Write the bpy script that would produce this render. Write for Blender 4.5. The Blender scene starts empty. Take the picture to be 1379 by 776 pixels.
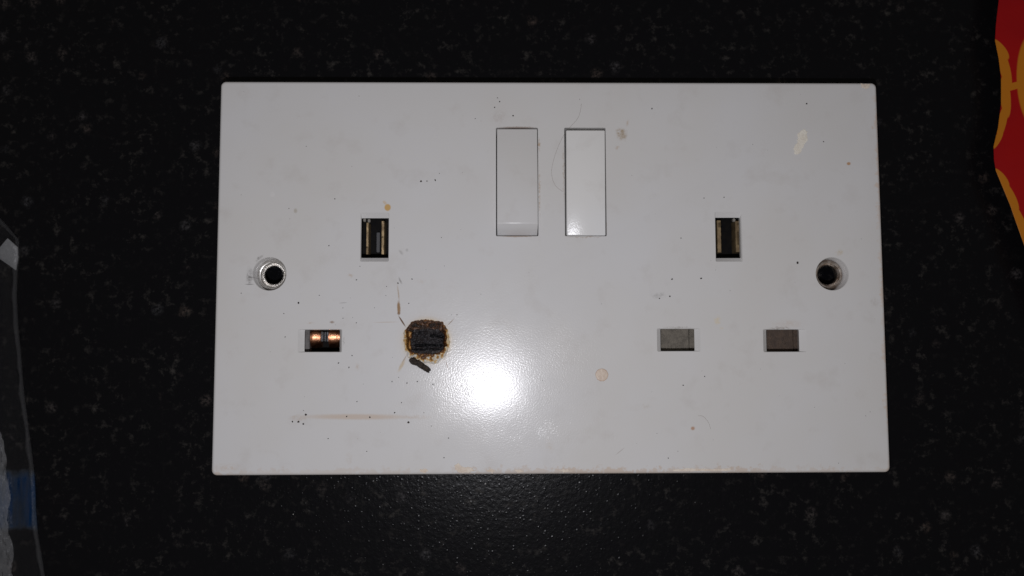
import bpy, bmesh, math, random
from mathutils import Vector, Matrix, noise as mn

random.seed(7)
S = 0.001                      # everything below is written in millimetres
FZ = 11.5                      # height of the socket's face above the worktop
scene = bpy.context.scene
col = scene.collection

# ------------------------------------------------------------------ camera
PX_W, PX_H, FPX = 1379.0, 776.0, 1100.0
CAM = Vector((-11.2957, -16.0309, 177.4788 + FZ))
ROT = (0.0736, -0.0145, -0.0025)
cam_d = bpy.data.cameras.new('camera')
cam = bpy.data.objects.new('camera', cam_d)
col.objects.link(cam)
cam.location = CAM * S
cam.rotation_euler = ROT
cam_d.sensor_width = 36.0
cam_d.lens = FPX / PX_W * 36.0
cam_d.clip_start = 0.005
cam_d.clip_end = 20.0
cam_d.dof.use_dof = True
cam_d.dof.focus_distance = 177.4 * S
cam_d.dof.aperture_fstop = cam_d.lens / 2.2      # a phone's pupil, a little over 2 mm wide
scene.camera = cam

# ------------------------------------------------------------------ light
world = bpy.data.worlds.new('World')
scene.world = world
world.use_nodes = True
bg = world.node_tree.nodes['Background']
bg.inputs['Color'].default_value = (1.0, 0.925, 0.86, 1)     # dim warm room
bg.inputs['Strength'].default_value = 0.115

fl = bpy.data.lights.new('phone_flash', 'POINT')
fl.energy = 0.65
fl.color = (0.945, 0.943, 1.0)
fl.shadow_soft_size = 2.2 * S
flash = bpy.data.objects.new('phone_flash', fl)
flash.location = Vector((-15.4, -36.0, 177.5 + FZ)) * S
col.objects.link(flash)

scene.view_settings.view_transform = 'Standard'
scene.view_settings.look = 'None'
scene.view_settings.exposure = 0.0
scene.view_settings.gamma = 1.0
scene.render.engine = 'CYCLES'

# ------------------------------------------------------------------ helpers
MR = Matrix.Rotation(ROT[2], 3, 'Z') @ Matrix.Rotation(ROT[1], 3, 'Y') @ Matrix.Rotation(ROT[0], 3, 'X')


def px(u, v, z=0.0):
    """photo pixel -> point (mm) on the level z above the socket's face"""
    d = MR @ Vector(((u - PX_W / 2) / FPX, -(v - PX_H / 2) / FPX, -1.0))
    t = (z + FZ - CAM.z) / d.z
    return CAM + d * t


def mesh_obj(name, verts, faces, mat, parent=None, smooth=False, sharp=None):
    me = bpy.data.meshes.new(name)
    me.from_pydata([tuple(Vector(v) * S) for v in verts], [], faces)
    me.validate()
    bm = bmesh.new(); bm.from_mesh(me)
    bmesh.ops.recalc_face_normals(bm, faces=bm.faces)
    bm.to_mesh(me); bm.free()
    return link(name, me, mat, parent, smooth, sharp)


def link(name, me, mat, parent=None, smooth=False, sharp=None):
    me.materials.clear()
    me.materials.append(mat)
    if smooth:
        me.polygons.foreach_set('use_smooth', [True] * len(me.polygons))
        if sharp:
            me.set_sharp_from_angle(angle=math.radians(sharp))
    o = bpy.data.objects.new(name, me)
    col.objects.link(o)
    o.parent = parent
    return o


def bm_obj(name, bm, mat, parent=None, smooth=False, sharp=None):
    bmesh.ops.recalc_face_normals(bm, faces=bm.faces)
    for v in bm.verts:
        v.co *= S
    me = bpy.data.meshes.new(name)
    bm.to_mesh(me); bm.free()
    return link(name, me, mat, parent, smooth, sharp)


def add_box(bm, x0, x1, y0, y1, z0, z1):
    vs = [bm.verts.new(p) for p in ((x0, y0, z0), (x1, y0, z0), (x1, y1, z0), (x0, y1, z0),
                                    (x0, y0, z1), (x1, y0, z1), (x1, y1, z1), (x0, y1, z1))]
    for f in ((0, 3, 2, 1), (4, 5, 6, 7), (0, 1, 5, 4), (1, 2, 6, 5), (2, 3, 7, 6), (3, 0, 4, 7)):
        bm.faces.new([vs[i] for i in f])
    return vs


def loft(rings, cap=True):
    n = len(rings[0]); verts = []; faces = []
    for r in rings:
        verts += r
    for i in range(len(rings) - 1):
        for k in range(n):
            a = i * n + k; b = i * n + (k + 1) % n
            faces.append((a, b, b + n, a + n))
    if cap:
        faces.append(tuple(range(n - 1, -1, -1)))
        m = (len(rings) - 1) * n
        faces.append(tuple(range(m, m + n)))
    return verts, faces


def thing(name, label, cat, group=None):
    o = bpy.data.objects.new(name, None)
    col.objects.link(o)
    tag(o, label, cat, group)
    return o


def tag(o, label, cat, group=None):
    o['label'] = label; o['category'] = cat
    if group:
        o['group'] = group
    return o


# ------------------------------------------------------------------ node helpers
class NT:
    def __init__(self, name):
        self.mat = bpy.data.materials.new(name)
        self.mat.use_nodes = True
        self.t = self.mat.node_tree
        self.p = self.t.nodes['Principled BSDF']
        self.out = self.t.nodes['Material Output']
        tc = self.t.nodes.new('ShaderNodeTexCoord')
        self.mm = self.vmath('SCALE', tc.outputs['Object'], scale=1000.0)   # object space in mm

    def new(self, kind):
        return self.t.nodes.new(kind)

    def set(self, sock, v):
        if isinstance(v, bpy.types.NodeSocket):
            self.t.links.new(v, sock)
        else:
            sock.default_value = v

    def vmath(self, op, a, b=None, scale=None):
        n = self.new('ShaderNodeVectorMath'); n.operation = op
        self.set(n.inputs[0], a)
        if b is not None:
            self.set(n.inputs[1], b)
        if scale is not None:
            self.set(n.inputs['Scale'], scale)
        return n.outputs['Value'] if op in ('LENGTH', 'DISTANCE', 'DOT_PRODUCT') else n.outputs['Vector']

    def math(self, op, a, b=0.0, clamp=False):
        n = self.new('ShaderNodeMath'); n.operation = op; n.use_clamp = clamp
        self.set(n.inputs[0], a); self.set(n.inputs[1], b)
        return n.outputs[0]

    def remap(self, v, a, b, c=0.0, d=1.0, smooth=False):
        n = self.new('ShaderNodeMapRange'); n.clamp = True
        if smooth:
            n.interpolation_type = 'SMOOTHSTEP'
        self.set(n.inputs[0], v)
        for i, x in enumerate((a, b, c, d)):
            self.set(n.inputs[1 + i], x)
        return n.outputs[0]

    def noise(self, vec, scale, detail=2.0, rough=0.5, color=False):
        n = self.new('ShaderNodeTexNoise')
        self.set(n.inputs['Vector'], vec)
        n.inputs['Scale'].default_value = scale
        n.inputs['Detail'].default_value = detail
        n.inputs['Roughness'].default_value = rough
        return n.outputs['Color'] if color else n.outputs['Fac']

    def voronoi(self, vec, scale, feature='F1', rand=1.0):
        n = self.new('ShaderNodeTexVoronoi'); n.feature = feature
        self.set(n.inputs['Vector'], vec)
        n.inputs['Scale'].default_value = scale
        n.inputs['Randomness'].default_value = rand
        return n

    def mix(self, fac, a, b):
        n = self.new('ShaderNodeMix'); n.data_type = 'RGBA'
        self.set(n.inputs[0], fac)
        self.set(n.inputs[6], a if isinstance(a, bpy.types.NodeSocket) else tuple(a) + (1,))
        self.set(n.inputs[7], b if isinstance(b, bpy.types.NodeSocket) else tuple(b) + (1,))
        return n.outputs[2]

    def ramp(self, fac, stops):
        n = self.new('ShaderNodeValToRGB')
        self.set(n.inputs[0], fac)
        e = n.color_ramp.elements
        while len(e) < len(stops):
            e.new(0.5)
        for el, (pos, c) in zip(e, stops):
            el.position = pos; el.color = tuple(c) + (1,)
        return n.outputs[0]

    def ellipse(self, vec, cx, cy, rx, ry, ang, soft):
        """1 inside an ellipse, 0 outside, soft = share of the radius that fades"""
        m = self.new('ShaderNodeMapping'); m.vector_type = 'TEXTURE'
        self.set(m.inputs['Vector'], vec)
        m.inputs['Location'].default_value = (cx, cy, 0)
        m.inputs['Rotation'].default_value = (0, 0, ang)
        m.inputs['Scale'].default_value = (rx, ry, 1e5)
        return self.remap(self.vmath('LENGTH', m.outputs[0]), 1.0, 1.0 - soft, smooth=True)

    def bump(self, height, strength, dist, prev=None):
        n = self.new('ShaderNodeBump')
        self.set(n.inputs['Strength'], strength)
        n.inputs['Distance'].default_value = dist
        self.set(n.inputs['Height'], height)
        if prev is not None:
            self.set(n.inputs['Normal'], prev)
        return n.outputs[0]

    def fin(self, color=None, rough=None, normal=None, metal=None, spec=None):
        for k, v in (('Base Color', color), ('Roughness', rough), ('Normal', normal), ('Metallic', metal),
                     ('Specular IOR Level', spec)):
            if v is not None:
                self.set(self.p.inputs[k], tuple(v) + (1,) if isinstance(v, tuple) and len(v) == 3 else v)
        return self.mat


WHITE = (0.69, 0.685, 0.685)


def plastic(name, marks=(), stains=True, base=WHITE):
    n = NT(name)
    v = n.mm
    flat = n.vmath('MULTIPLY', v, (1, 1, 0))
    wob = n.vmath('SCALE', n.vmath('SUBTRACT', n.noise(v, 1.3, 3, 0.6, True), (0.5, 0.5, 0.5)), scale=1.1)
    wv = n.vmath('ADD', v, wob)
    wob2 = n.vmath('SCALE', n.vmath('SUBTRACT', n.noise(v, 2.5, 2, 0.5, True), (0.5, 0.5, 0.5)), scale=0.25)
    wv2 = n.vmath('ADD', v, wob2)
    # faint unevenness of an old, handled plate
    c = n.mix(n.remap(n.noise(v, 0.035, 3, 0.55), 0.38, 0.66), base, (base[0] * 0.978, base[1] * 0.966, base[2] * 0.94))
    c = n.mix(n.math('MULTIPLY', n.remap(n.noise(v, 0.16, 4, 0.6), 0.56, 0.75), 0.22), c, (0.50, 0.46, 0.42))
    if stains:
        sep = n.new('ShaderNodeSeparateXYZ'); n.set(sep.inputs[0], v)
        X, Y = sep.outputs[0], sep.outputs[1]
        # crust of old wall filler along the lower and right edges
        ragged = n.noise(v, 0.75, 5, 0.65)
        lowfreq = n.remap(n.noise(v, 0.06, 1), 0.30, 0.62)
        yb = n.math('ADD', n.math('ADD', Y, 43.0), n.math('MULTIPLY', n.math('SUBTRACT', ragged, 0.5), -7.0))
        edge = n.math('MULTIPLY', n.remap(yb, 1.2, 0.5), lowfreq)
        c = n.mix(n.math('MULTIPLY', edge, 0.75), c, (0.60, 0.49, 0.40))
        xb = n.math('ADD', n.math('SUBTRACT', 73.0, X), n.math('MULTIPLY', n.math('SUBTRACT', ragged, 0.5), -6.0))
        edge2 = n.math('MULTIPLY', n.remap(xb, 0.8, 0.3), n.remap(n.noise(v, 0.09, 1), 0.42, 0.6))
        c = n.mix(n.math('MULTIPLY', edge2, 0.7), c, (0.66, 0.54, 0.45))
        # pepper of fine dark specks
        for sc, keep, rad, seed in ((0.22, 0.55, 0.028, 0.0), (0.42, 0.70, 0.04, 31.7)):
            vo = n.voronoi(n.vmath('ADD', flat, (seed, seed * 1.7, 0)), sc)
            sp = n.new('ShaderNodeSeparateColor'); n.set(sp.inputs[0], vo.outputs['Color'])
            r = n.remap(sp.outputs[1], 0.0, 1.0, rad * 0.4, rad)
            dot = n.math('LESS_THAN', vo.outputs['Distance'], r)
            dot = n.math('MULTIPLY', dot, n.math('GREATER_THAN', sp.outputs[0], keep))
            c = n.mix(n.math('MULTIPLY', dot, 0.5), c, (0.10, 0.075, 0.055))
    for (cx, cy, rx, ry, ang, soft, color, op, rough_edge) in marks:
        src = (v, wv2, wv)[rough_edge]
        m = n.ellipse(src, cx, cy, rx, ry, ang, soft)
        if rough_edge == 2:
            m = n.math('MULTIPLY', m, n.remap(n.noise(v, 1.6, 4, 0.7), 0.36, 0.62))
        c = n.mix(n.math('MULTIPLY', m, op), c, color)
    # moulded sheen: orange peel, scuffs, smears
    peel = n.noise(v, 2.7, 2.5, 0.55)
    fine = n.noise(v, 4.2, 2.0, 0.6)
    patch = n.remap(n.noise(v, 0.07, 3, 0.6), 0.38, 0.62, 0.45, 1.0)
    if stains:
        for (u_, v_, a_, b_, g_) in ((738, 580, 24, 20, 1.6), (612, 535, 36, 55, 0.45), (690, 590, 60, 22, 0.5)):
            q_ = px(u_, v_)
            e_ = n.ellipse(wv, q_.x, q_.y, a_ / 6.1, b_ / 6.1, 0, 0.8)
            patch = n.math('ADD', patch, n.math('MULTIPLY', n.math('MULTIPLY', e_, n.remap(n.noise(v, 0.5, 4, 0.7), 0.40, 0.62)), g_))
    nb = n.bump(peel, n.math('MULTIPLY', patch, 0.16), 0.12 * S)
    nb = n.bump(fine, n.math('MULTIPLY', patch, 0.25), 0.05 * S, nb)
    r = n.remap(n.noise(v, 0.11, 4, 0.65), 0.3, 0.7, 0.17, 0.22)
    return n.fin(c, r, nb, spec=0.32)


# ---- stains seen on the plate, from their place in the photograph
def mk(u, v, ru, rv, ang, soft, color, op, edge=1):
    p = px(u, v); k = 1 / 6.1
    return (p.x, p.y, ru * k, rv * k, math.radians(ang), soft, color, op, edge)


TAN = (0.50, 0.36, 0.24); BRN = (0.22, 0.11, 0.04); AMB = (0.62, 0.36, 0.08); SOOT = (0.05, 0.04, 0.035)
CREAM = (0.74, 0.60, 0.36); GREY = (0.22, 0.21, 0.20)
marks = [
    mk(522, 279.5, 5, 5.5, 0, 0.35, AMB, 0.85, 0), mk(518, 273, 2.5, 4, 40, 0.6, AMB, 0.35, 1),
    mk(837, 181, 10, 11, 20, 0.7, (0.38, 0.28, 0.17), 0.9, 2), mk(838, 183, 6, 7, 0, 0.9, (0.42, 0.33, 0.22), 0.5, 1), mk(831, 199, 5, 4, 0, 0.7, TAN, 0.5, 2),
    mk(845, 166, 3, 8, -15, 0.8, TAN, 0.45, 2),
    mk(1131, 340, 9, 5, 10, 0.8, (0.55, 0.42, 0.22), 0.55, 2), mk(966, 431, 6, 9, 0, 0.85, CREAM, 0.6, 2),
    mk(972, 442, 4, 3, 0, 0.85, CREAM, 0.4, 2),
    # long pale brown smear below the burnt pin hole
    mk(480, 561.5, 90, 5.2, -0.4, 0.7, (0.60, 0.47, 0.36), 0.62, 1), mk(402, 563, 14, 5, 0, 0.7, TAN, 0.35, 2),
    mk(560, 562, 28, 4, 0, 0.8, (0.55, 0.43, 0.33), 0.4, 2),
    # heat crack and brown run above the burnt hole
    mk(541.5, 433, 10.5, 1.3, -57, 0.5, (0.14, 0.07, 0.03), 0.95, 0), mk(537, 415, 12, 3.0, 92, 0.6, (0.32, 0.18, 0.07), 0.9, 1),
    mk(536.5, 395, 16, 1.5, 97, 0.9, (0.40, 0.27, 0.15), 0.6, 1), mk(537, 422, 3.2, 2.8, 0, 0.6, BRN, 0.6, 1),
    mk(607, 434, 8, 0.8, 45, 0.7, BRN, 0.75, 0), mk(602, 492, 9, 0.9, -72, 0.7, BRN, 0.7, 0),
    mk(541, 492, 13, 3.2, 62, 0.8, (0.55, 0.40, 0.20), 0.6, 1), mk(545, 483, 8, 1.0, 60, 0.7, BRN, 0.5, 0),
    # scorch halo
    mk(575, 459, 47, 44, 0, 0.75, (0.66, 0.56, 0.42), 0.40, 1), mk(575, 459, 36, 34, 0, 0.35, CREAM, 0.75, 1),
    mk(575, 460, 38, 37, 0, 0.45, (0.42, 0.24, 0.09), 0.55, 2), mk(576, 459, 32, 30, 0, 0.25, AMB, 0.75, 2),
    # scuffs
    mk(539, 378, 7, 1.8, -65, 0.8, GREY, 0.55, 1), mk(540, 340, 6, 2.5, -50, 0.8, GREY, 0.30, 1),
    mk(548, 337, 3, 3, 0, 0.8, GREY, 0.3, 1), mk(567, 379, 10, 4, 0, 0.9, TAN, 0.25, 2),
    mk(336, 372, 6, 15, 0, 0.8, (0.12, 0.115, 0.11), 0.75, 2), mk(349, 348, 9, 3, 40, 0.8, GREY, 0.6, 2),
    mk(336, 383, 8, 0.8, 0, 0.7, SOOT, 0.6, 0), mk(338, 374, 7, 0.6, 8, 0.7, SOOT, 0.5, 0),
    mk(887, 398, 14, 6, 0, 0.9, GREY, 0.35, 2), mk(1178, 408, 9, 10, 0, 0.9, (0.45, 0.40, 0.36), 0.4, 2),
    mk(1187, 380, 5, 26, 0, 0.8, (0.62, 0.48, 0.38), 0.5, 2),
    mk(672, 158, 16, 14, 30, 0.9, (0.42, 0.34, 0.30), 0.28, 2), mk(726, 195, 2.2, 12, 0, 0.7, (0.42, 0.27, 0.13), 0.75, 2),
    mk(697, 318.5, 27, 1.4, 0, 0.6, (0.30, 0.18, 0.09), 0.6, 1), mk(697, 171.5, 30, 1.2, 0, 0.6, (0.22, 0.13, 0.08), 0.6, 1),
    mk(726.5, 260, 1.6, 55, 0, 0.8, (0.42, 0.29, 0.16), 0.6, 2), mk(788, 319.5, 28, 1.3, 0, 0.6, (0.36, 0.24, 0.13), 0.5, 2), mk(759, 230, 1.5, 60, 0, 0.8, (0.40, 0.30, 0.2), 0.5, 2), mk(816, 306, 2, 14, 0, 0.7, (0.4, 0.26, 0.14), 0.4, 2),
    mk(398, 284, 3.5, 4.5, 0, 0.7, (0.35, 0.30, 0.2), 0.45, 1), mk(367, 262, 3.6, 4.2, 0, 0.3, (0.74, 0.73, 0.72), 0.5, 1),
    mk(447, 434, 4.5, 2.2, 0, 0.8, BRN, 0.6, 1), mk(417, 435, 9, 1.8, 0, 0.9, TAN, 0.4, 2),
    mk(481, 494, 4, 6, 0, 0.9, TAN, 0.4, 2), mk(472, 371, 5, 3, 0, 0.8, TAN, 0.45, 2),
    mk(463, 459, 1.2, 9, 0, 0.7, GREY, 0.5, 2), mk(913, 441.5, 24, 1.5, 0, 0.6, (0.2, 0.17, 0.14), 0.5, 2),
    mk(1050, 442, 18, 2.0, 0, 0.6, (0.2, 0.14, 0.1), 0.55, 2), mk(1060, 436, 30, 8, 0, 0.9, (0.60, 0.50, 0.42), 0.4, 2),
    mk(933, 577, 3.6, 3.4, 0, 0.7, (0.45, 0.22, 0.10), 0.75, 1), mk(1143, 220.5, 3.6, 3, 0, 0.6, (0.48, 0.24, 0.08), 0.8, 1),
    mk(470, 618, 6, 10, 0, 0.9, (0.55, 0.46, 0.36), 0.35, 2), mk(305, 630, 26, 7, 0, 0.9, (0.60, 0.48, 0.38), 0.45, 2),
    mk(870, 547, 9, 5, 0, 0.9, (0.5, 0.44, 0.36), 0.3, 2), mk(740, 600, 8, 14, 10, 0.9, (0.55, 0.45, 0.34), 0.3, 2),
    mk(835, 608, 10, 0.7, 38, 0.7, (0.35, 0.30, 0.27), 0.5, 0), mk(462, 408, 7, 0.6, 4, 0.6, GREY, 0.5, 0),
    mk(520, 434, 22, 0.8, 1, 0.7, TAN, 0.4, 0),
]

M_face = plastic('aged_white_plastic_stained', marks)
M_white = plastic('aged_white_plastic', (), False)
M_white_lit = plastic('lit_white_plastic', (), False, (0.80, 0.80, 0.80))  # lighter copy of the plastic: light on the tilted rocker put into its colour


def simple(name, c, rough, metal=0.0, var=None, vscale=0.5, bump=0.0, bscale=3.0, spec=0.5):
    n = NT(name)
    cc = c
    if var:
        cc = n.mix(n.remap(n.noise(n.mm, vscale, 4, 0.65), 0.38, 0.64), c, var)
    nb = n.bump(n.noise(n.mm, bscale, 3, 0.6), bump, 0.2 * S) if bump else None
    return n.fin(cc, rough, nb, metal, spec)


M_brass = simple('tarnished_brass', (0.40, 0.30, 0.17), 0.5, 0.85, (0.24, 0.17, 0.10), 0.5, 0.0, 3.0)
M_copper = simple('hot_worked_copper', (0.56, 0.27, 0.15), 0.36, 1.0, (0.28, 0.11, 0.06), 0.9, 0.2, 2.5)
M_steel = simple('dull_steel', (0.12, 0.12, 0.13), 0.5, 0.8, (0.07, 0.065, 0.06), 1.0, 0.3)
M_chrome = simple('plated_eyelet_metal', (0.88, 0.87, 0.85), 0.33, 1.0, (0.60, 0.57, 0.53), 0.9, 0.10, 2.0)
M_brown_metal = simple('browned_eyelet_metal', (0.60, 0.55, 0.50), 0.40, 1.0, (0.30, 0.23, 0.18), 0.8, 0.05, 2.0)
M_dark = simple('dark_housing', (0.004, 0.004, 0.005), 0.55, 0.0, (0.008, 0.007, 0.006), 0.6, spec=0.08)
M_shut = simple('dusty_grey_shutter', (0.175, 0.152, 0.120), 0.6, 0.0, (0.105, 0.090, 0.070), 1.2, 0.5, 3.5)
M_shut2 = simple('browned_shutter', (0.090, 0.058, 0.038), 0.6, 0.0, (0.056, 0.036, 0.025), 1.2, 0.5, 3.5)
M_plaster = simple('old_wall_filler', (0.86, 0.82, 0.73), 0.85, 0.0, (0.78, 0.72, 0.62), 1.0, 0.6, 3.0)
M_plaster2 = simple('pinkish_wall_filler', (0.80, 0.72, 0.62), 0.85, 0.0, (0.68, 0.57, 0.47), 1.0, 0.6, 3.0)
M_soot = simple('soot_black', (0.016, 0.013, 0.012), 0.7, 0.0, (0.05, 0.035, 0.025), 2.0, 0.5, 4.0)
M_hair = simple('hair_brown', (0.30, 0.25, 0.21), 0.4)

# ------------------------------------------------------------------ worktop
n = NT('black_speckled_laminate')
v = n.mm
cl = n.noise(v, 0.13, 2, 0.5)
f1 = n.remap(n.noise(v, 0.46, 5, 0.72), 0.54, 0.79)
f1 = n.math('MULTIPLY', f1, n.remap(cl, 0.40, 0.64, 0.08, 1.0))
vo = n.voronoi(n.vmath('ADD', v, n.vmath('SCALE', n.noise(v, 0.9, 3, 0.6, True), scale=1.6)), 0.16)
sp = n.new('ShaderNodeSeparateColor'); n.set(sp.inputs[0], vo.outputs['Color'])
f2 = n.remap(vo.outputs['Distance'], 0.30, 0.05, smooth=True)
f2 = n.math('MULTIPLY', f2, n.math('GREATER_THAN', sp.outputs[0], 0.55))
f2 = n.math('MULTIPLY', f2, n.remap(n.noise(v, 1.3, 4, 0.7), 0.42, 0.68))
c = n.mix(f1, (0.0045, 0.0045, 0.0055), (0.060, 0.055, 0.050))
c = n.mix(n.math('MULTIPLY', f2, 0.75), c, n.mix(sp.outputs[1], (0.075, 0.075, 0.080), (0.10, 0.075, 0.062)))
vo2 = n.voronoi(v, 0.14)
s2 = n.new('ShaderNodeSeparateColor'); n.set(s2.inputs[0], vo2.outputs['Color'])
tiny = n.math('MULTIPLY', n.math('LESS_THAN', vo2.outputs['Distance'], 0.022), n.math('GREATER_THAN', s2.outputs[0], 0.8))
c = n.mix(tiny, c, (0.35, 0.35, 0.33))
grain = n.voronoi(n.vmath('ADD', v, n.vmath('SCALE', n.noise(v, 0.8, 2, 0.5, True), scale=0.8)), 1.15, 'SMOOTH_F1').outputs['Distance']
nb = n.bump(grain, 0.10, 0.35 * S)
vb = n.voronoi(n.vmath('ADD', v, n.vmath('SCALE', n.noise(v, 0.8, 2, 0.5, True), scale=0.5)), 1.25)
sb = n.new('ShaderNodeSeparateColor'); n.set(sb.inputs[0], vb.outputs['Color'])
pim = n.math('MULTIPLY', n.remap(vb.outputs['Distance'], 0.42, 0.0, smooth=True), n.remap(sb.outputs[0], 0.45, 1.0))
nb = n.bump(pim, 0.25, 0.22 * S, nb)
nb = n.bump(n.noise(v, 3.0, 2, 0.6), 0.25, 0.10 * S, nb)
M_top = n.fin(c, 0.24, nb, spec=0.12)

bm = bmesh.new()
add_box(bm, -600, 600, -400, 400, -38, 0)
worktop = bm_obj('worktop', bm, M_top)
worktop['kind'] = 'structure'
worktop['label'] = 'black laminate kitchen worktop with faint grey speckles'

# ------------------------------------------------------------------ the double socket
sock = thing('double_socket', 'white double wall socket with a burnt pin hole, lying on black worktop', 'socket')


def rrect(hx, hy, r, z, cx=0.0, cy=0.0, seg=6):
    pts = []
    for (sx, sy, a0) in ((1, 1, 0), (-1, 1, 90), (-1, -1, 180), (1, -1, 270)):
        for i in range(seg + 1):
            a = math.radians(a0 + 90.0 * i / seg)
            pts.append((cx + sx * (hx - r) + r * math.cos(a), cy + sy * (hy - r) + r * math.sin(a), z))
    return pts


rings = [rrect(72.55, 42.55, 1.0, 0.0)]
rings.append(rrect(73.0, 43.0, 1.15, FZ - 0.9))
B = 0.75
for i in range(1, 6):
    a = math.radians(90.0 * i / 5)
    ins = B * (1 - math.cos(a))
    rings.append(rrect(73.0 - ins, 43.0 - ins, 1.15 - ins * 0.8, FZ - B + B * math.sin(a)))
vv, ff = loft(rings)
plate = mesh_obj('faceplate', vv, ff, M_face, sock)

T = 5.8      # thickness of the moulded face
# opening at the face / opening at the back of the face: x0, x1, y0, y1
SLOTS = [   # at the face / at the foot of the sloping lip / at the back of the face
    ((-54.9, -45.55, -16.75, -11.9), (-53.75, -46.15, -16.73, -11.92), (-55.2, -46.6, -16.75, -11.9)),
    ((-31.8, -22.6, -16.78, -11.94), (-31.75, -22.65, -16.75, -11.97), (-31.8, -22.6, -16.78, -11.94)),
    ((22.9, 32.2, -16.76, -11.9), (23.75, 31.2, -16.74, -11.92), (24.0, 32.4, -16.76, -11.9)),
    ((46.1, 55.4, -16.95, -12.1), (47.0, 54.2, -16.93, -12.12), (47.4, 55.6, -16.95, -12.1)),
    ((-41.7, -35.62, 2.94, 13.56), (-41.68, -35.64, 3.75, 12.55), (-42.5, -35.6, 3.6, 13.8)),
    ((36.08, 41.9, 2.86, 13.71), (36.10, 41.75, 3.65, 12.65), (36.05, 42.9, 3.6, 13.9)),
    ((-12.13, -2.88, 8.46, 32.62), (-12.13, -2.88, 8.46, 32.62), (-12.13, -2.88, 8.46, 32.62)),
    ((2.99, 12.11, 8.46, 32.63), (2.99, 12.11, 8.46, 32.63), (2.99, 12.11, 8.46, 32.63)),
]


def rect(r, z, rr=0.22):
    x0, x1, y0, y1 = r
    return rrect((x1 - x0) / 2, (y1 - y0) / 2, rr, z, (x0 + x1) / 2, (y0 + y1) / 2, 2)


cutters = []
for a, mid, b in SLOTS:
    g = 0.09       # softened lip
    lip = (a[0] - g, a[1] + g, a[2] - g, a[3] + g)
    ext = tuple(q + (q2 - q) * 1.30 for q, q2 in zip(mid, b))
    cutters.append(loft([rect(lip, FZ + 1), rect(lip, FZ + 0.0005), rect(a, FZ - 0.10), rect(mid, FZ - 0.95), rect(b, FZ - T), rect(ext, FZ - T * 1.25)][::-1]))
CAV = loft([rrect(70.8, 40.8, 1.0, -2.0), rrect(70.8, 40.8, 1.0, FZ - T)])
cutters.append(CAV)
SCREW = [(-61.36, 0.2), (61.63, 0.06)]
for (sx, sy) in SCREW:
    def circ(r, z, nn=48):
        return [(sx + r * math.cos(2 * math.pi * k / nn), sy + r * math.sin(2 * math.pi * k / nn), z) for k in range(nn)]
    cutters.append(loft([circ(3.55, FZ - T - 3), circ(3.55, FZ - 0.2), circ(3.68, FZ + 0.0005), circ(3.68, FZ + 1)]))

tmp = []
for vv, ff in cutters:
    c_o = mesh_obj('cutter', vv, ff, M_dark)
    tmp.append(c_o)
    md = plate.modifiers.new('cut', 'BOOLEAN')
    md.operation = 'DIFFERENCE'; md.object = c_o; md.solver = 'EXACT'
dg = bpy.context.evaluated_depsgraph_get()
me2 = bpy.data.meshes.new_from_object(plate.evaluated_get(dg))
plate.modifiers.clear()
plate.data = me2
me2.name = 'faceplate'
me2.materials.clear(); me2.materials.append(M_face)
me2.polygons.foreach_set('use_smooth', [True] * len(me2.polygons))
me2.set_sharp_from_angle(angle=math.radians(35))
for o in tmp:
    d = o.data
    bpy.data.objects.remove(o); bpy.data.meshes.remove(d)

# dark mechanism under the face
bm = bmesh.new()
add_box(bm, -58, 58, -25, 36, 0.3, FZ - 9.6)
bm_obj('mechanism_housing', bm, M_dark, sock)


# rocker switches -------------------------------------------------------
def rocker(x0, x1, prof, label, mat):
    bm = bmesh.new()
    a = [bm.verts.new((x0, y, FZ + z)) for y, z in prof]
    b = [bm.verts.new((x1, y, FZ + z)) for y, z in prof]
    bm.faces.new(a); bm.faces.new(b[::-1])
    for i in range(len(prof)):
        j = (i + 1) % len(prof)
        bm.faces.new((a[i], b[i], b[j], a[j]))
    bmesh.ops.bevel(bm, geom=list(bm.edges), offset=0.22, segments=3, affect='EDGES', profile=0.5)
    o = bm_obj('rocker_switch', bm, mat, sock, True, 50)
    o['label'] = label
    return o


rocker(-11.93, -3.0, [(32.38, -7.5), (32.38, -0.15), (10.95, 1.7), (8.62, -1.75), (8.62, -7.5)],
       'rocker switch with its lower end raised', M_white)
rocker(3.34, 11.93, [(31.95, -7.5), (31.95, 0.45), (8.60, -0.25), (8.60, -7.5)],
       'rocker switch with its lower end pressed in', M_white_lit)

# metal eyelets in the screw holes -------------------------------------
PROFILE = [(3.5, -7.5), (3.5, -3.3), (3.42, -2.95), (3.28, -2.70), (3.1, -2.54), (2.9, -2.47), (2.72, -2.52), (2.55, -2.68), (2.3, -2.95), (2.08, -3.2), (1.93, -3.45), (1.9, -3.9)]
for i, (sx, sy) in enumerate(SCREW):
    rr = []
    for (r, z) in PROFILE:
        if i == 1:
            r = r + 0.18 if r < 2.6 else (r * 0.95 if r < 3.45 else r); z += 0.5 * (r < 3.45)
        ring = []
        for k in range(56):
            a = 2 * math.pi * k / 56
            w = 1 + 0.018 * mn.noise(Vector((math.cos(a) * 1.6, math.sin(a) * 1.6, z + 7 * i)))
            ring.append((sx + r * w * math.cos(a), sy + r * w * math.sin(a), FZ + z))
        rr.append(ring)
    vv, ff = loft(rr, False)
    ey = mesh_obj('screw_eyelet', vv, ff, (M_chrome, M_brown_metal)[i], sock, True, 60)
    ey['label'] = ('bright plated metal eyelet of the screw hole', 'browned metal eyelet of the screw hole')[i]

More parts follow.
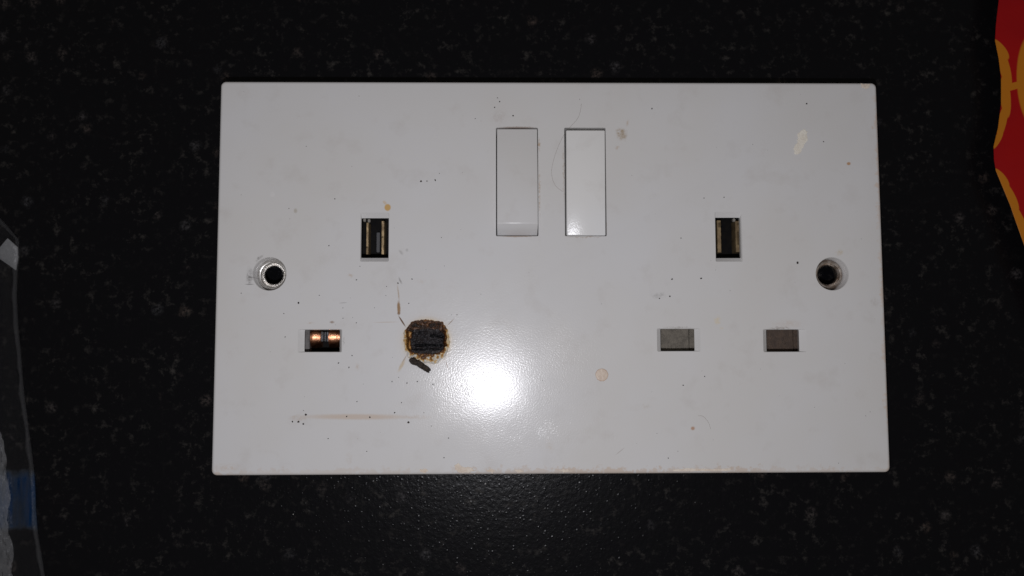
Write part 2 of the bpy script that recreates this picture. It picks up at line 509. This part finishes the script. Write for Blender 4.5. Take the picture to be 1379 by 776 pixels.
# shutters behind the right-hand pin holes ------------------------------
for (x0, x1, y0, y1, m, lab) in ((22.6, 32.6, -17.2, -11.5, M_shut, 'dusty grey shutter'), (46.4, 56.0, -17.4, -11.7, M_shut2, 'dark brown shutter')):
    bm = bmesh.new()
    k = px(928 if m is M_shut else 1068, 458, -6.3).x
    add_box(bm, x0, k - 0.12, y0 + 0.45, y1, FZ - 7.4, FZ - 6.1)
    add_box(bm, k + 0.05, x1, y0 + 0.45, y1, FZ - 7.4, FZ - 6.35)
    bmesh.ops.bevel(bm, geom=list(bm.edges), offset=0.1, segments=2, affect='EDGES')
    bm_obj('shutter', bm, m, sock, True, 40)['label'] = lab

# brass leaf contacts behind the earth holes ----------------------------
for (ua, ub, va, vb) in ((492.6, 497.0, 300, 342.5), (513.2, 518, 298, 342.5), (966, 971, 297, 340), (990.5, 997.5, 298, 339.5)):
    z = -6.6
    p0 = px(ua, vb, z); p1 = px(ub, va, z)
    verts = []; faces = []
    N = 40
    rows = []
    for k in range(N + 1):
        y = p0.y + (p1.y - p0.y) * k / N
        j = 0.05 * mn.noise(Vector((p0.x * 3, y * 2.3, 1))); j2 = 0.05 * mn.noise(Vector((p0.x * 3, y * 2.7, 9)))
        h = 0.10 * mn.noise(Vector((p0.x * 5, y * 0.5, 4)))
        xa, xb = p0.x + j, p1.x + j2
        rows.append([(xa, y, FZ + z - 2.9), (xa, y, FZ + z - 0.15 + h), (xa + 0.12, y, FZ + z + h),
                     (xb - 0.12, y, FZ + z + h * 0.7), (xb, y, FZ + z - 0.15 + h), (xb, y, FZ + z - 2.9)])
    vv, ff = loft(rows)
    mesh_obj('earth_contact', vv, ff, M_brass, sock, True, 50)
bm = bmesh.new()
p0 = px(507, 340, -8); p1 = px(511.5, 313, -8)
add_box(bm, p0.x, p1.x, p0.y, p1.y, FZ - 9.6, FZ - 8)
bmesh.ops.bevel(bm, geom=list(bm.edges), offset=0.12, segments=2, affect='EDGES')
bm_obj('insulating_post', bm, simple('dark_grey_moulding', (0.07, 0.07, 0.075), 0.5), sock)
M_nib = simple('greyed_moulding', (0.26, 0.24, 0.21), 0.5)
# pale nibs of the moulding at the upper corners of the earth holes
for (u, v_) in ((491, 296.5), (497, 297.5), (988.5, 296.5)):
    bm = bmesh.new(); p = px(u, v_, -6.0)
    add_box(bm, p.x - 0.28, p.x + 0.28, p.y - 0.35, p.y + 0.4, FZ - 6.9, FZ - 5.9)
    bmesh.ops.bevel(bm, geom=list(bm.edges), offset=0.1, segments=2, affect='EDGES')
    bm_obj('moulding_nib', bm, M_nib, sock)

# copper clip behind the left-hand live hole ----------------------------
for (ua, ub, yo) in ((417.5, 431.5, 0.0), (442, 459.5, 0.0)):
    zc = -9.2; R = 2.7
    x0 = px(ua, 458, zc + R).x; x1 = px(ub, 458, zc + R).x
    yc = px(430, 454.5, zc + R).y + 0.15
    rr = []
    N = 14
    for k in range(N + 1):
        t = k / N
        x = x0 + (x1 - x0) * t
        r = R * (1.02 - 0.20 * t * (x1 - x0) / R - 0.03 * abs(2 * t - 1) ** 3) + 0.05 * mn.noise(Vector((x * 2, 0, 3)))
        rr.append([(x, yc + r * math.cos(a), FZ + zc + r * math.sin(a)) for a in
                   [math.radians(q) for q in range(-20, 201, 11)]])
    vv, ff = loft(rr)
    mesh_obj('live_contact', vv, ff, M_copper, sock, True, 60)
bm = bmesh.new()
for ua, ub in ((432, 435.5), (436.5, 438.5), (439.5, 442)):
    a = px(ua, 460, -7); b = px(ub, 447, -7)
    add_box(bm, a.x, b.x, a.y, b.y, FZ - 9.5, FZ - 7 - 0.3 * (ua > 435))
bmesh.ops.bevel(bm, geom=list(bm.edges), offset=0.1, segments=2, affect='EDGES')
bm_obj('contact_bridge', bm, M_steel, sock)
bm = bmesh.new()
a = px(411, 473, -6.2); b = px(417, 444, -6.2)
add_box(bm, a.x - 0.5, b.x, a.y - 0.3, b.y + 0.3, FZ - 8.6, FZ - 6.2)
bmesh.ops.bevel(bm, geom=list(bm.edges), offset=0.12, segments=2, affect='EDGES')
bm_obj('shutter', bm, simple('grey_shutter_edge', (0.16, 0.15, 0.145), 0.5, 0, (0.10, 0.09, 0.085), 0.8), sock)['label'] = 'grey end of the pushed-back shutter'

# ------------------------------------------------------------------ burnt pin hole
HC = px(574.8, 459)


def fbm(x, y, z, o=4):
    return mn.fractal(Vector((x, y, z)), 0.9, 2.1, o)


def sstep(a, b, x):
    t = min(1.0, max(0.0, (x - a) / (b - a)))
    return t * t * (3 - 2 * t)


GX, GY, ST = 7.6, 7.4, 0.075
nx = int(2 * GX / ST) + 1; ny = int(2 * GY / ST) + 1
verts = []; burn_and_shade = []
for j in range(ny):
    y = -GY + j * ST
    for i in range(nx):
        x = -GX + i * ST
        n1 = fbm(x * 0.55, y * 0.55, 3.1); n2 = fbm(x * 1.6, y * 1.6, 8.4); n3 = fbm(x * 0.45, y * 2.4, 5.0)
        # outline of the char: a rounded box, wider above and below than the pin hole
        qx = abs(x + 0.05) - 2.0; qy = abs(y + 0.10) - 1.9
        d = math.hypot(max(qx, 0), max(qy, 0)) + min(max(qx, qy), 0) - 2.35
        d += 0.50 * n1 + 0.24 * n2 + 0.15 * max(0.0, abs(x) - 1.2) * sstep(1.5, 3.6, abs(y))
        w1 = 0.75 * max(0.0, n1 + 0.35) + 0.25 * max(0.0, n2)
        inx = sstep(4.45 - 0.4 * w1, 4.05 - 0.4 * w1, abs(x + 0.02)); iny = sstep(2.33 - w1, 1.90 - w1, abs(y))
        hole = inx * iny
        lr = ((abs(x) / 3.85) ** 4 + (abs(y + 0.1) / 2.85) ** 4) ** 0.25
        lump = sstep(1.04 + 0.1 * n1, 0.90 + 0.1 * n1, lr)
        # swollen, blistered rim outside the hole
        rim = 0.34 * math.exp(-(d / 0.75) ** 2) * (0.75 + 0.7 * n2) + 0.08 * sstep(0.9, 0.1, d) * (1 + 1.4 * n2) - 0.40 * sstep(0.20, 0.85, d)
        crust = sstep(0.5, -0.5, d) * max(0.05, 0.20 + 0.34 * n2 + 0.34 * n3)
        z_out = rim + crust
        # charred lump in the hole: ragged horizontal strata
        strata = 0.80 * n3 + 0.42 * n2 + 0.35 * n1
        g1 = math.exp(-((y + 1.0 + 0.12 * n1) / 0.27) ** 2) * sstep(-3.0, -2.2, x) * sstep(3.6, 3.0, x)
        g2 = math.exp(-((y - 1.05 + 0.3 * n1 + 0.10 * (x - 2)) / 0.30) ** 2) * sstep(0.3, 1.0, x)
        g3 = math.exp(-((y + 1.95) / 0.16) ** 2) * sstep(-3.2, -2.6, x)
        pit = max(0.0, fbm(x * 2.2, y * 2.2, 1.7) - 0.35)
        z_l = -0.45 + 1.15 * strata - 1.5 * g1 - 1.4 * g2 - 0.6 * g3 - 1.1 * pit
        z_in = z_l * lump + (-2.6 + 0.3 * n2) * (1 - lump)
        z = z_out * (1 - hole) + z_in * hole
        if hole < 0.5 and d > 1.9:
            z = min(z, -0.12)
        b = sstep(1.0, -1.9, d + 0.35 * n2 + (0.45 if y < 0 else -0.95) * sstep(1.5, 3.0, abs(y)))
        wall = hole * (1 - lump)
        b = b * (1 - wall) + wall * (0.50 + 0.22 * n2 + (0.04 if x > 0 else -0.08))
        b = max(min(b, 0.69 + 0.16 * n2 + 0.10 * n3), lump * (0.86 + 0.10 * n2 + 0.20 * min(1.0, g1 + g2 + g3 + 2.0 * pit)))  # grooves and pits go blacker: their shade is painted into the char colour
        if y < -2.6 and d < 0.2:
            b -= 0.35 * max(0.0, n2 + 0.25)
        verts.append((HC.x + x, HC.y + y, FZ + z)); burn_and_shade.append(min(1.0, max(0.0, b)))
faces = []
for j in range(ny - 1):
    for i in range(nx - 1):
        a = j * nx + i
        q = (a, a + 1, a + nx + 1, a + nx)
        if min(1, 1) and max(verts[k][2] for k in q) > FZ - 0.11 or any(abs(verts[k][0] - HC.x) < 4.9 and abs(verts[k][1] - HC.y) < 2.8 for k in q):
            faces.append(q)
me = bpy.data.meshes.new('charred_pin_hole')
me.from_pydata([tuple(Vector(p) * S) for p in verts], [], faces)
at = me.attributes.new('burn_and_shade', 'FLOAT', 'POINT')
at.data.foreach_set('value', burn_and_shade)
n = NT('charred_plastic')
an = n.new('ShaderNodeAttribute'); an.attribute_name = 'burn_and_shade'
bf = n.math('ADD', an.outputs['Fac'], n.math('MULTIPLY', n.math('SUBTRACT', n.noise(n.mm, 1.5, 4, 0.65), 0.5), 0.24))
cc = n.ramp(bf, [(0.0, (0.69, 0.67, 0.64)), (0.14, (0.68, 0.55, 0.34)), (0.30, (0.50, 0.28, 0.08)), (0.46, (0.21, 0.085, 0.022)),
                 (0.64, (0.06, 0.026, 0.012)), (0.78, (0.020, 0.014, 0.011)), (0.90, (0.036, 0.033, 0.037)), (0.99, (0.007, 0.007, 0.008))])
nb = n.bump(n.noise(n.mm, 2.5, 4, 0.7), 0.5, 0.15 * S)
M_char = n.fin(cc, n.remap(bf, 0.2, 0.8, 0.30, 0.52), nb, spec=0.5)
link('charred_pin_hole', me, M_char, sock, True)['label'] = 'melted and charred pin hole with blistered brown rim'


# ------------------------------------------------------------------ filler flecks and spots stuck to the plate
def fleck(name, outline, h, mat, jag, seed, base=0.0):
    """thin irregular flake; outline in photo pixels on the face"""
    P = [px(u, v_) for u, v_ in outline]
    pts = []
    for i in range(len(P)):
        a, b = P[i], P[(i + 1) % len(P)]
        m = max(2, int((b - a).length / 0.22))
        for k in range(m):
            q = a.lerp(b, k / m)
            q2 = q + Vector((mn.noise(q * 2.3 + Vector((seed, 0, 0))), mn.noise(q * 2.3 + Vector((0, seed, 5))), 0)) * jag
            pts.append((q2.x, q2.y))
    cx = sum(p[0] for p in pts) / len(pts); cy = sum(p[1] for p in pts) / len(pts)
    rings = []
    for f, z in ((1.0, base - 0.05), (0.96, base + h * 0.75), (0.75, base + h), (0.4, base + h * 1.05), (0.1, base + h)):
        rings.append([(cx + (x - cx) * f, cy + (y - cy) * f, FZ + z + (0.4 * h * mn.noise(Vector((x * 3 * f, y * 3 * f, seed))) if f < 0.96 else 0)) for x, y in pts])
    vv, ff = loft(rings)
    return mesh_obj(name, vv, ff, mat, sock, True, 40)


fleck('filler_fleck', [(1081, 174), (1087, 177), (1088, 190), (1082, 196), (1078, 206), (1071, 209), (1068, 201), (1073, 193), (1075, 180)], 0.10, M_plaster, 0.30, 1.0)
fleck('filler_fleck', [(1159, 113), (1172, 113), (1171, 118), (1165, 120), (1160, 118)], 0.12, M_plaster2, 0.18, 2.0)
fleck('filler_fleck', [(611, 627), (617, 624), (622, 628), (634, 630), (641, 634), (630, 637), (618, 637), (613, 633)], 0.10, M_plaster2, 0.35, 3.0)
fleck('filler_fleck', [(565, 632), (572, 631), (578, 634), (573, 637), (566, 636)], 0.07, M_plaster2, 0.30, 4.0)
fleck('filler_fleck', [(655, 634), (662, 631), (668, 634), (663, 637)], 0.07, M_plaster2, 0.30, 5.0)
fleck('filler_fleck', [(693, 633), (700, 632), (706, 635), (697, 637)], 0.06, M_plaster2, 0.30, 6.0)
fleck('filler_fleck', [(752, 634), (764, 632), (772, 635), (760, 637)], 0.07, M_plaster2, 0.30, 8.0)
fleck('filler_fleck', [(905, 633), (925, 630.5), (960, 632), (985, 631), (985, 634), (905, 635)], 0.04, M_plaster2, 0.15, 9.0)
# round tan spot with a darker edge
n = NT('tan_paint_spot')
pc = px(810.5, 505)
r_ = n.vmath('LENGTH', n.vmath('MULTIPLY', n.vmath('SUBTRACT', n.mm, (pc.x, pc.y, 0)), (1, 1, 0)))
c = n.mix(n.remap(n.noise(n.mm, 1.1, 4, 0.6), 0.35, 0.65), (0.60, 0.48, 0.38), (0.68, 0.57, 0.46))
c = n.mix(n.math('MULTIPLY', n.remap(r_, 1.15, 1.42), 0.7), c, (0.38, 0.19, 0.09))
M_spot = n.fin(c, 0.45, n.bump(n.noise(n.mm, 3, 3), 0.4, 0.1 * S))
fleck('paint_spot', [(810.5 + 8.8 * math.cos(q * math.pi / 10), 505 + 8.8 * math.sin(q * math.pi / 10)) for q in range(20)], 0.10, M_spot, 0.07, 11.0)

# ------------------------------------------------------------------ loose bits
# splinter of burnt plastic below the burnt hole
a = px(552, 484, 0.6); b = px(578.5, 500, 0.6)
ax = (b - a); L = ax.length; ax.normalize(); sd = Vector((-ax.y, ax.x, 0))
rings = []
N = 30
for k in range(N + 1):
    t = k / N
    ring = []
    for q in range(14):
        an_ = 2 * math.pi * q / 14
        w = 0.62 * (1 + 0.10 * math.sin(t * 5)) * (0.72 + 0.28 * sstep(0, 0.12, t)) * (1 - 0.12 * sstep(0.9, 1.0, t))
        h = 0.55
        cx_, cy_ = math.cos(an_), math.sin(an_)
        sq = 1 / max(abs(cx_), abs(cy_)) ** 0.55
        ns = 1 + 0.36 * mn.fractal(Vector((t * L * 0.9, cx_ * 1.3, cy_ * 1.3)), 0.8, 2.1, 4)
        p = a + ax * (L * t + 0.35 * mn.noise(Vector((cx_ * 2, cy_ * 2, t * 2))) * (2 * t - 1)) + sd * (cx_ * w * sq * ns + 0.12 * math.sin(t * 3))
        ring.append((p.x, p.y, FZ + max(0.004, 0.62 + cy_ * h * sq * ns)))
    rings.append(ring)
vv, ff = loft(rings)
spl = mesh_obj('charred_splinter', vv, ff, simple('charred_splinter', (0.013, 0.010, 0.009), 0.62, 0, (0.060, 0.044, 0.034), 2.2, 0.9, 3.0, spec=0.2), None, True, 50)
tag(spl, 'small black charred splinter of plastic below the burnt pin hole', 'splinter')


def strand(name, pts, r, label):
    P = [px(u, v_, 0.0) for u, v_ in pts]
    fine = []
    for i in range(len(P) - 1):          # Catmull-Rom
        p0 = P[max(0, i - 1)]; p1 = P[i]; p2 = P[i + 1]; p3 = P[min(len(P) - 1, i + 2)]
        for k in range(8):
            t = k / 8
            fine.append(0.5 * ((2 * p1) + (p2 - p0) * t + (2 * p0 - 5 * p1 + 4 * p2 - p3) * t * t + (3 * p1 - p0 - 3 * p2 + p3) * t ** 3))
    fine.append(P[-1])
    rings = []
    for i, p in enumerate(fine):
        d = (fine[min(i + 1, len(fine) - 1)] - fine[max(i - 1, 0)]).normalized()
        s_ = Vector((-d.y, d.x, 0))
        rings.append([tuple(p + s_ * (r * math.cos(q)) + Vector((0, 0, r * 1.05 + r * math.sin(q)))) for q in [2 * math.pi * m / 6 for m in range(6)]])
    vv, ff = loft(rings)
    o = mesh_obj(name, vv, ff, M_hair, None, True)
    return tag(o, label, 'hair')


strand('hair', [(783, 140), (781, 152), (777, 161), (769, 170), (760, 181), (752, 197), (746, 214), (743, 228), (743.5, 239), (748, 250), (756, 257), (759, 258)], 0.022,
       'long fine curved hair lying beside the pressed-in rocker switch')
strand('hair', [(940, 560), (946, 560.5), (951, 565), (955, 571), (957, 578)], 0.02, 'short curled hair lying beside a small brown spot')

# soot crumbs: the larger black grains lying on the plate
crumbs = [(550, 569, 1.6), (394, 568, 1.3), (402, 568, 1.8), (408.5, 571, 1.3), (412, 558.5, 1.5), (467, 561, 1.1), (498, 562, 1.2), (531.5, 556, 1.2),
          (586, 243, 1.5), (567, 244.5, 1.4), (598, 616.5, 1.1), (878, 146.5, 1.3), (691, 156, 1.2), (666, 145, 1.0), (451, 268, 1.0), (480, 377, 1.1),
          (376, 347, 1.4), (402, 408, 1.4), (443, 331, 0.9), (494, 608, 0.9), (575, 244, 0.9), (640, 160, 0.8), (673, 137, 1.0), (670, 132, 0.9),
          (905, 376, 1.3), (944, 375, 1.5), (1074, 354, 1.6), (917, 321, 1.0), (975, 266, 1.0), (948, 267, 0.9), (1086, 140, 1.2), (1109, 191, 1.0),
          (920, 519, 1.0), (949, 507, 0.9), (900, 617, 0.9), (470, 495, 1.2), (474, 479, 0.9), (384, 454, 0.9), (456, 489, 1.2), (604, 590, 0.9),
          (888, 402, 1.1), (902, 399, 1.2), (723, 306, 0.9), (690, 253, 0.9), (687, 204, 0.8), (697, 219, 0.8), (705, 271, 0.8), (795, 241, 0.7),
          (555, 376, 1.1), (528, 514, 1.0), (548, 516, 1.0), (583, 518, 1.1), (562, 514, 0.9), (536, 381.5, 1.2), (430, 398, 0.8), (325, 395, 0.7)]
for q in range(46):
    u = random.gauss(560, 90); v_ = random.gauss(470, 75)
    if 300 < u < 1180 and 125 < v_ < 630:
        crumbs.append((u, v_, random.uniform(0.35, 0.85)))
for q in range(28):
    crumbs.append((random.uniform(300, 1185), random.uniform(120, 630), random.uniform(0.3, 0.6)))
BAD = [(480, 280, 530, 358), (957, 280, 1006, 358), (397, 438, 466, 480), (535, 425, 615, 508), (880, 438, 948, 480), (1022, 438, 1090, 480),
       (660, 166, 732, 325), (752, 166, 824, 325), (336, 342, 392, 396), (1095, 342, 1148, 396)]
bm = bmesh.new()
for (u, v_, r) in crumbs:
    if any(b[0] < u < b[2] and b[1] < v_ < b[3] for b in BAD):
        continue
    p = px(u, v_); rad = r / 6.1
    ret = bmesh.ops.create_icosphere(bm, subdivisions=1, radius=1.0)
    an_ = random.uniform(0, 6.28); el = random.uniform(0.6, 1.0)
    for vert in ret['verts']:
        c_ = vert.co * (1 + random.uniform(-0.3, 0.3))
        x = c_.x * rad; y = c_.y * rad * el
        vert.co = (p.x + x * math.cos(an_) - y * math.sin(an_), p.y + x * math.sin(an_) + y * math.cos(an_), FZ + max(-0.01, rad * 0.3 + c_.z * rad * 0.5))
so = bm_obj('soot_crumbs', bm, M_soot)
so['kind'] = 'stuff'
so['label'] = 'scattered fine black soot crumbs on the white socket'
so['category'] = 'crumbs'

# ------------------------------------------------------------------ red packet at the side
ZP = 2.0 - FZ            # level at which its edge turns under
edge_px = [(1362, -260), (1356, -170), (1350, -90), (1347, -30), (1345, 0), (1341, 35), (1340, 55), (1345, 80), (1348, 105), (1348, 140), (1344, 172),
           (1338, 197), (1338.5, 215), (1341, 230), (1350, 252), (1360, 276), (1369, 302), (1379, 330), (1395, 372), (1415, 420), (1435, 470), (1455, 530), (1470, 600), (1480, 680)]
E_ = [px(u, v_, 5.0 - FZ) for u, v_ in edge_px]
E_ = [(e.x, e.y) for e in E_]
fine = []
for i in range(len(E_) - 1):
    for k in range(5):
        t = k / 5
        fine.append((E_[i][0] + (E_[i + 1][0] - E_[i][0]) * t, E_[i][1] + (E_[i + 1][1] - E_[i][1]) * t))
fine.append(E_[-1])
XR = 205.0
rows = []
ytop, ybot = fine[0][1], fine[-1][1]
for i, (x, y) in enumerate(fine):
    ty = (y - ybot) / (ytop - ybot)
    end = (max(0.0, 1 - abs(2 * ty - 1) ** 6)) ** 0.5
    ring = []
    for k in range(49):                      # over the top, a lens-shaped section
        q = 0.5 - 0.5 * math.cos(math.pi * k / 48)
        X = x + (XR - x) * q
        wr = 0.9 * mn.noise(Vector((X * 0.05, y * 0.07, 2.0))) + 0.35 * mn.noise(Vector((X * 0.2, y * 0.16, 6.0)))
        ring.append((X, y, 5.0 + (7.0 + wr) * end * (1 - abs(2 * q - 1) ** 2.4)))
    for k in range(1, 24):                   # back underneath
        q = 1 - k / 24
        X = x + (XR - x) * q
        ring.append((X, y, 5.0 - 4.85 * (0.3 + 0.7 * end) * (1 - abs(2 * q - 1) ** 8)))
    rows.append(ring)
vv, ff = loft(rows)
n = NT('red_printed_packet_film')
col_ = n.mix(n.remap(n.noise(n.mm, 0.05, 2), 0.35, 0.65), (0.30, 0.006, 0.008), (0.36, 0.007, 0.006))
prt = []
for (u, v_, ru, rv, ang) in ((1345, 66, 20, 7, -57), (1353, 92, 30, 6.3, -80), (1354, 130, 32, 6.3, 91), (1350, 163, 26, 5.3, 76), (1343, 188, 16, 4.2, 62),
                             (1364, 116.5, 22, 5.2, 14), (1388, 110, 17, 66, 0),
                             (1347, 240, 18, 6.5, -55), (1359, 263, 26, 6.5, -65), (1371, 296, 32, 6.8, -68), (1386, 335, 34, 7, -66)):
    zz = 6.0
    for _ in range(6):
        p = px(u, v_, zz - FZ)
        ex = min(fine, key=lambda e: abs(e[1] - p.y))[0]
        zz = 5.0 + 7.0 * (1 - abs(2 * min(1, max(0, (p.x - ex) / (XR - ex))) - 1) ** 2.4)
    k = 1 / 5.9
    prt.append(n.ellipse(n.mm, p.x, p.y, ru * k, rv * k, math.radians(ang), 0.12))
m = prt[0]
for q in prt[1:]:
    m = n.math('MAXIMUM', m, q)
col_ = n.mix(m, col_, (0.48, 0.165, 0.012))
M_pack = n.fin(col_, 0.30, spec=0.12, normal= n.bump(n.noise(n.mm, 0.2, 2), 0.15, 1.0 * S))
pk = thing('snack_packet', 'shiny red packet printed with amber yellow shapes beside the white socket', 'packet')
mesh_obj('film', vv, ff, M_pack, pk, True)

# ------------------------------------------------------------------ clear bag at the other side
edge_px = [(-10, 285), (8, 305), (23, 322), (24, 345), (21, 366), (20, 400), (22, 440), (26, 480), (30, 530), (34, 560), (39, 600), (43, 630), (45, 655),
           (46, 690), (48, 715), (53, 745), (58, 776), (64, 815), (72, 870), (80, 930)]
E_ = [px(u, v_, 1.0 - FZ) for u, v_ in edge_px]
fine = []
for i in range(len(E_) - 1):
    for k in range(6):
        fine.append(E_[i].lerp(E_[i + 1], k / 6))
fine.append(E_[-1])
XL = -190.0
MB = 60


def bag_sheet(top):
    rows = []
    for i, e in enumerate(fine):
        row = []
        end = min(1.0, i / 14.0, (len(fine) - 1 - i) / 14.0)
        for k in range(MB + 1):
            t = (k / MB) ** 1.7
            x = e.x + (XL - e.x) * t
            d = e.x - x
            pl = 9.0 * (1 - math.exp(-max(0, d - 5.5) / 9.0)) * sstep(1.0, 0.8, t)
            w = 1.1 * mn.fractal(Vector((x * 0.16, e.y * 0.05, 3)), 0.9, 2, 4) + 1.6 * abs(mn.noise(Vector((x * 0.33 + e.y * 0.05, e.y * 0.045, 7))))
            wf = sstep(0.0, 7.0, d)
            lip = 0.55 * math.exp(-((d - 0.5) / 0.55) ** 2)
            if top:
                z = 0.32 + lip + (pl + w * (0.35 + 0.65 * wf) * sstep(0, 1.5, d)) * (0.15 + 0.85 * end)
            else:
                z = 0.12
            row.append((x, e.y, max(z, 0.28 if top else 0.1)))
        rows.append(row)
    verts = [p for r in rows for p in r]
    faces = [(i * (MB + 1) + k, i * (MB + 1) + k + 1, (i + 1) * (MB + 1) + k + 1, (i + 1) * (MB + 1) + k) for i in range(len(rows) - 1) for k in range(MB)]
    return verts, faces


v1, f1_ = bag_sheet(True)
v2, f2_ = bag_sheet(False)
off = len(v1)
vv = v1 + v2
ff = f1_ + [tuple(q + off for q in f)[::-1] for f in f2_]
R_ = len(fine)
for i in range(R_ - 1):                  # seams along both sides
    a = i * (MB + 1); b = (i + 1) * (MB + 1)
    ff.append((a, b, b + off, a + off)); ff.append((a + MB, a + MB + off, b + MB + off, b + MB))
for k in range(MB):
    ff.append((k, k + off, k + 1 + off, k + 1)); q = (R_ - 1) * (MB + 1) + k
    ff.append((q, q + 1, q + 1 + off, q + off))
n = NT('clear_bag_film')
sep = n.new('ShaderNodeSeparateXYZ'); n.set(sep.inputs[0], n.mm)
pt = px(20, 642, 3 - FZ).y; pb = px(20, 716, 3 - FZ).y
yw = n.math('ADD', sep.outputs[1], n.math('MULTIPLY', n.math('SUBTRACT', n.noise(n.mm, 0.22, 4), 0.5), 5.0))
band = n.math('MULTIPLY', n.remap(yw, pb - 0.8, pb + 0.8), n.remap(yw, pt + 0.8, pt - 0.8))
band = n.math('MULTIPLY', band, n.remap(n.noise(n.vmath('MULTIPLY', n.mm, (1, 0.12, 1)), 0.7, 3, 0.6), 0.36, 0.62, 0.35, 1.0))
colr = n.mix(band, (0.55, 0.55, 0.57), (0.015, 0.12, 0.34))
nb = n.bump(n.noise(n.mm, 0.5, 4, 0.6), 0.5, 0.8 * S)
n.fin(colr, 0.22, nb)
tr = n.new('ShaderNodeBsdfTransparent')
n.set(tr.inputs['Color'], n.mix(band, (0.97, 0.97, 0.97), (0.45, 0.72, 0.97)))
mx = n.new('ShaderNodeMixShader')
n.set(mx.inputs[0], n.math('ADD', n.math('MULTIPLY', band, 0.10), 0.007))
n.t.links.new(tr.outputs[0], mx.inputs[1]); n.t.links.new(n.p.outputs[0], mx.inputs[2])
n.t.links.new(mx.outputs[0], n.out.inputs['Surface'])
M_bag = n.mat
bag = thing('plastic_bag', 'crumpled clear plastic bag with a blue printed band beside the socket', 'bag')
mesh_obj('film', vv, ff, M_bag, bag, True)
# folded-over corner of heavier film
P = [px(-6, 340, 6 - FZ), px(10, 321, 5 - FZ), px(23.5, 333, 3.2 - FZ), px(24, 348, 3 - FZ), px(21, 364, 2.6 - FZ), px(10, 356, 4.5 - FZ), px(-6, 345, 6.5 - FZ)]
cc_ = sum(P, Vector()) / len(P)
top = [p.copy() for p in P]
rings = [[(p.x, p.y, p.z - 0.25) for p in P], [(p.x, p.y, p.z) for p in P], [tuple(p.lerp(cc_, 0.25) + Vector((0, 0, -0.35))) for p in P],
         [tuple(p.lerp(cc_, 0.6) + Vector((0, 0, -0.15))) for p in P], [tuple(p.lerp(cc_, 0.9)) for p in P]]
vv, ff = loft(rings)
n = NT('clear_bag_fold')
n.fin((0.62, 0.63, 0.65), 0.25, n.bump(n.noise(n.mm, 0.5, 4), 0.6, 0.8 * S))
tr = n.new('ShaderNodeBsdfTransparent'); mx = n.new('ShaderNodeMixShader')
mx.inputs[0].default_value = 0.17
n.t.links.new(tr.outputs[0], mx.inputs[1]); n.t.links.new(n.p.outputs[0], mx.inputs[2])
n.t.links.new(mx.outputs[0], n.out.inputs['Surface'])
mesh_obj('folded_corner', vv, ff, n.mat, bag, True, 60)
M_fold = n.mat


def film(name, opacity, rough):
    n = NT(name)
    n.fin((0.55, 0.56, 0.58), rough, n.bump(n.noise(n.mm, 0.7, 4, 0.65), 0.6, 0.6 * S))
    tr = n.new('ShaderNodeBsdfTransparent'); mx = n.new('ShaderNodeMixShader')
    mx.inputs[0].default_value = opacity
    n.t.links.new(tr.outputs[0], mx.inputs[1]); n.t.links.new(n.p.outputs[0], mx.inputs[2])
    n.t.links.new(mx.outputs[0], n.out.inputs['Surface'])
    return n.mat


# gathered, crumpled layer of film on top of the bag
NC, NR = 46, 90
verts = []
for j in range(NR + 1):
    v_ = 535 + 330 * j / NR
    for i in range(NC + 1):
        t = i / NC
        ur = -6 + 16 * sstep(535, 640, v_) + 10 * sstep(690, 800, v_) + 4 * mn.fractal(Vector((v_ * 0.02, 3, 1)), 0.9, 2, 4)
        p = px(-110 + (ur + 110) * t, v_, 5 - FZ)
        q = 1 - abs(mn.noise(Vector((p.x * 0.42 + p.y * 0.10, p.y * 0.055, 2.0))))
        q2 = 1 - abs(mn.noise(Vector((p.x * 0.9 - p.y * 0.16, p.y * 0.16, 5.0))))
        verts.append((p.x, p.y, 11.2 * sstep(0, 0.35, 1 - t) * 0.35 + 3.2 + 1.7 * q ** 3 + 0.8 * q2 ** 3))
faces = [(j * (NC + 1) + i, j * (NC + 1) + i + 1, (j + 1) * (NC + 1) + i + 1, (j + 1) * (NC + 1) + i) for j in range(NR) for i in range(NC)]
mesh_obj('gathered_film', verts, faces, film('gathered_film', 0.17, 0.16), bag, True, 25)
# welded seam along the bag's edge
rows = []
for e in fine:
    w_ = 0.30 + 0.22 * mn.noise(e * 0.3)
    rows.append([(e.x - 2.4 * w_, e.y, 0.95), (e.x - 1.2 * w_, e.y, 1.25), (e.x, e.y, 1.05), (e.x + 0.6 * w_, e.y, 0.55), (e.x, e.y, 0.35), (e.x - 1.6 * w_, e.y, 0.6)])
vv, ff = loft(rows)
mesh_obj('seam', vv, ff, film('seam_film', 0.022, 0.25), bag, True)
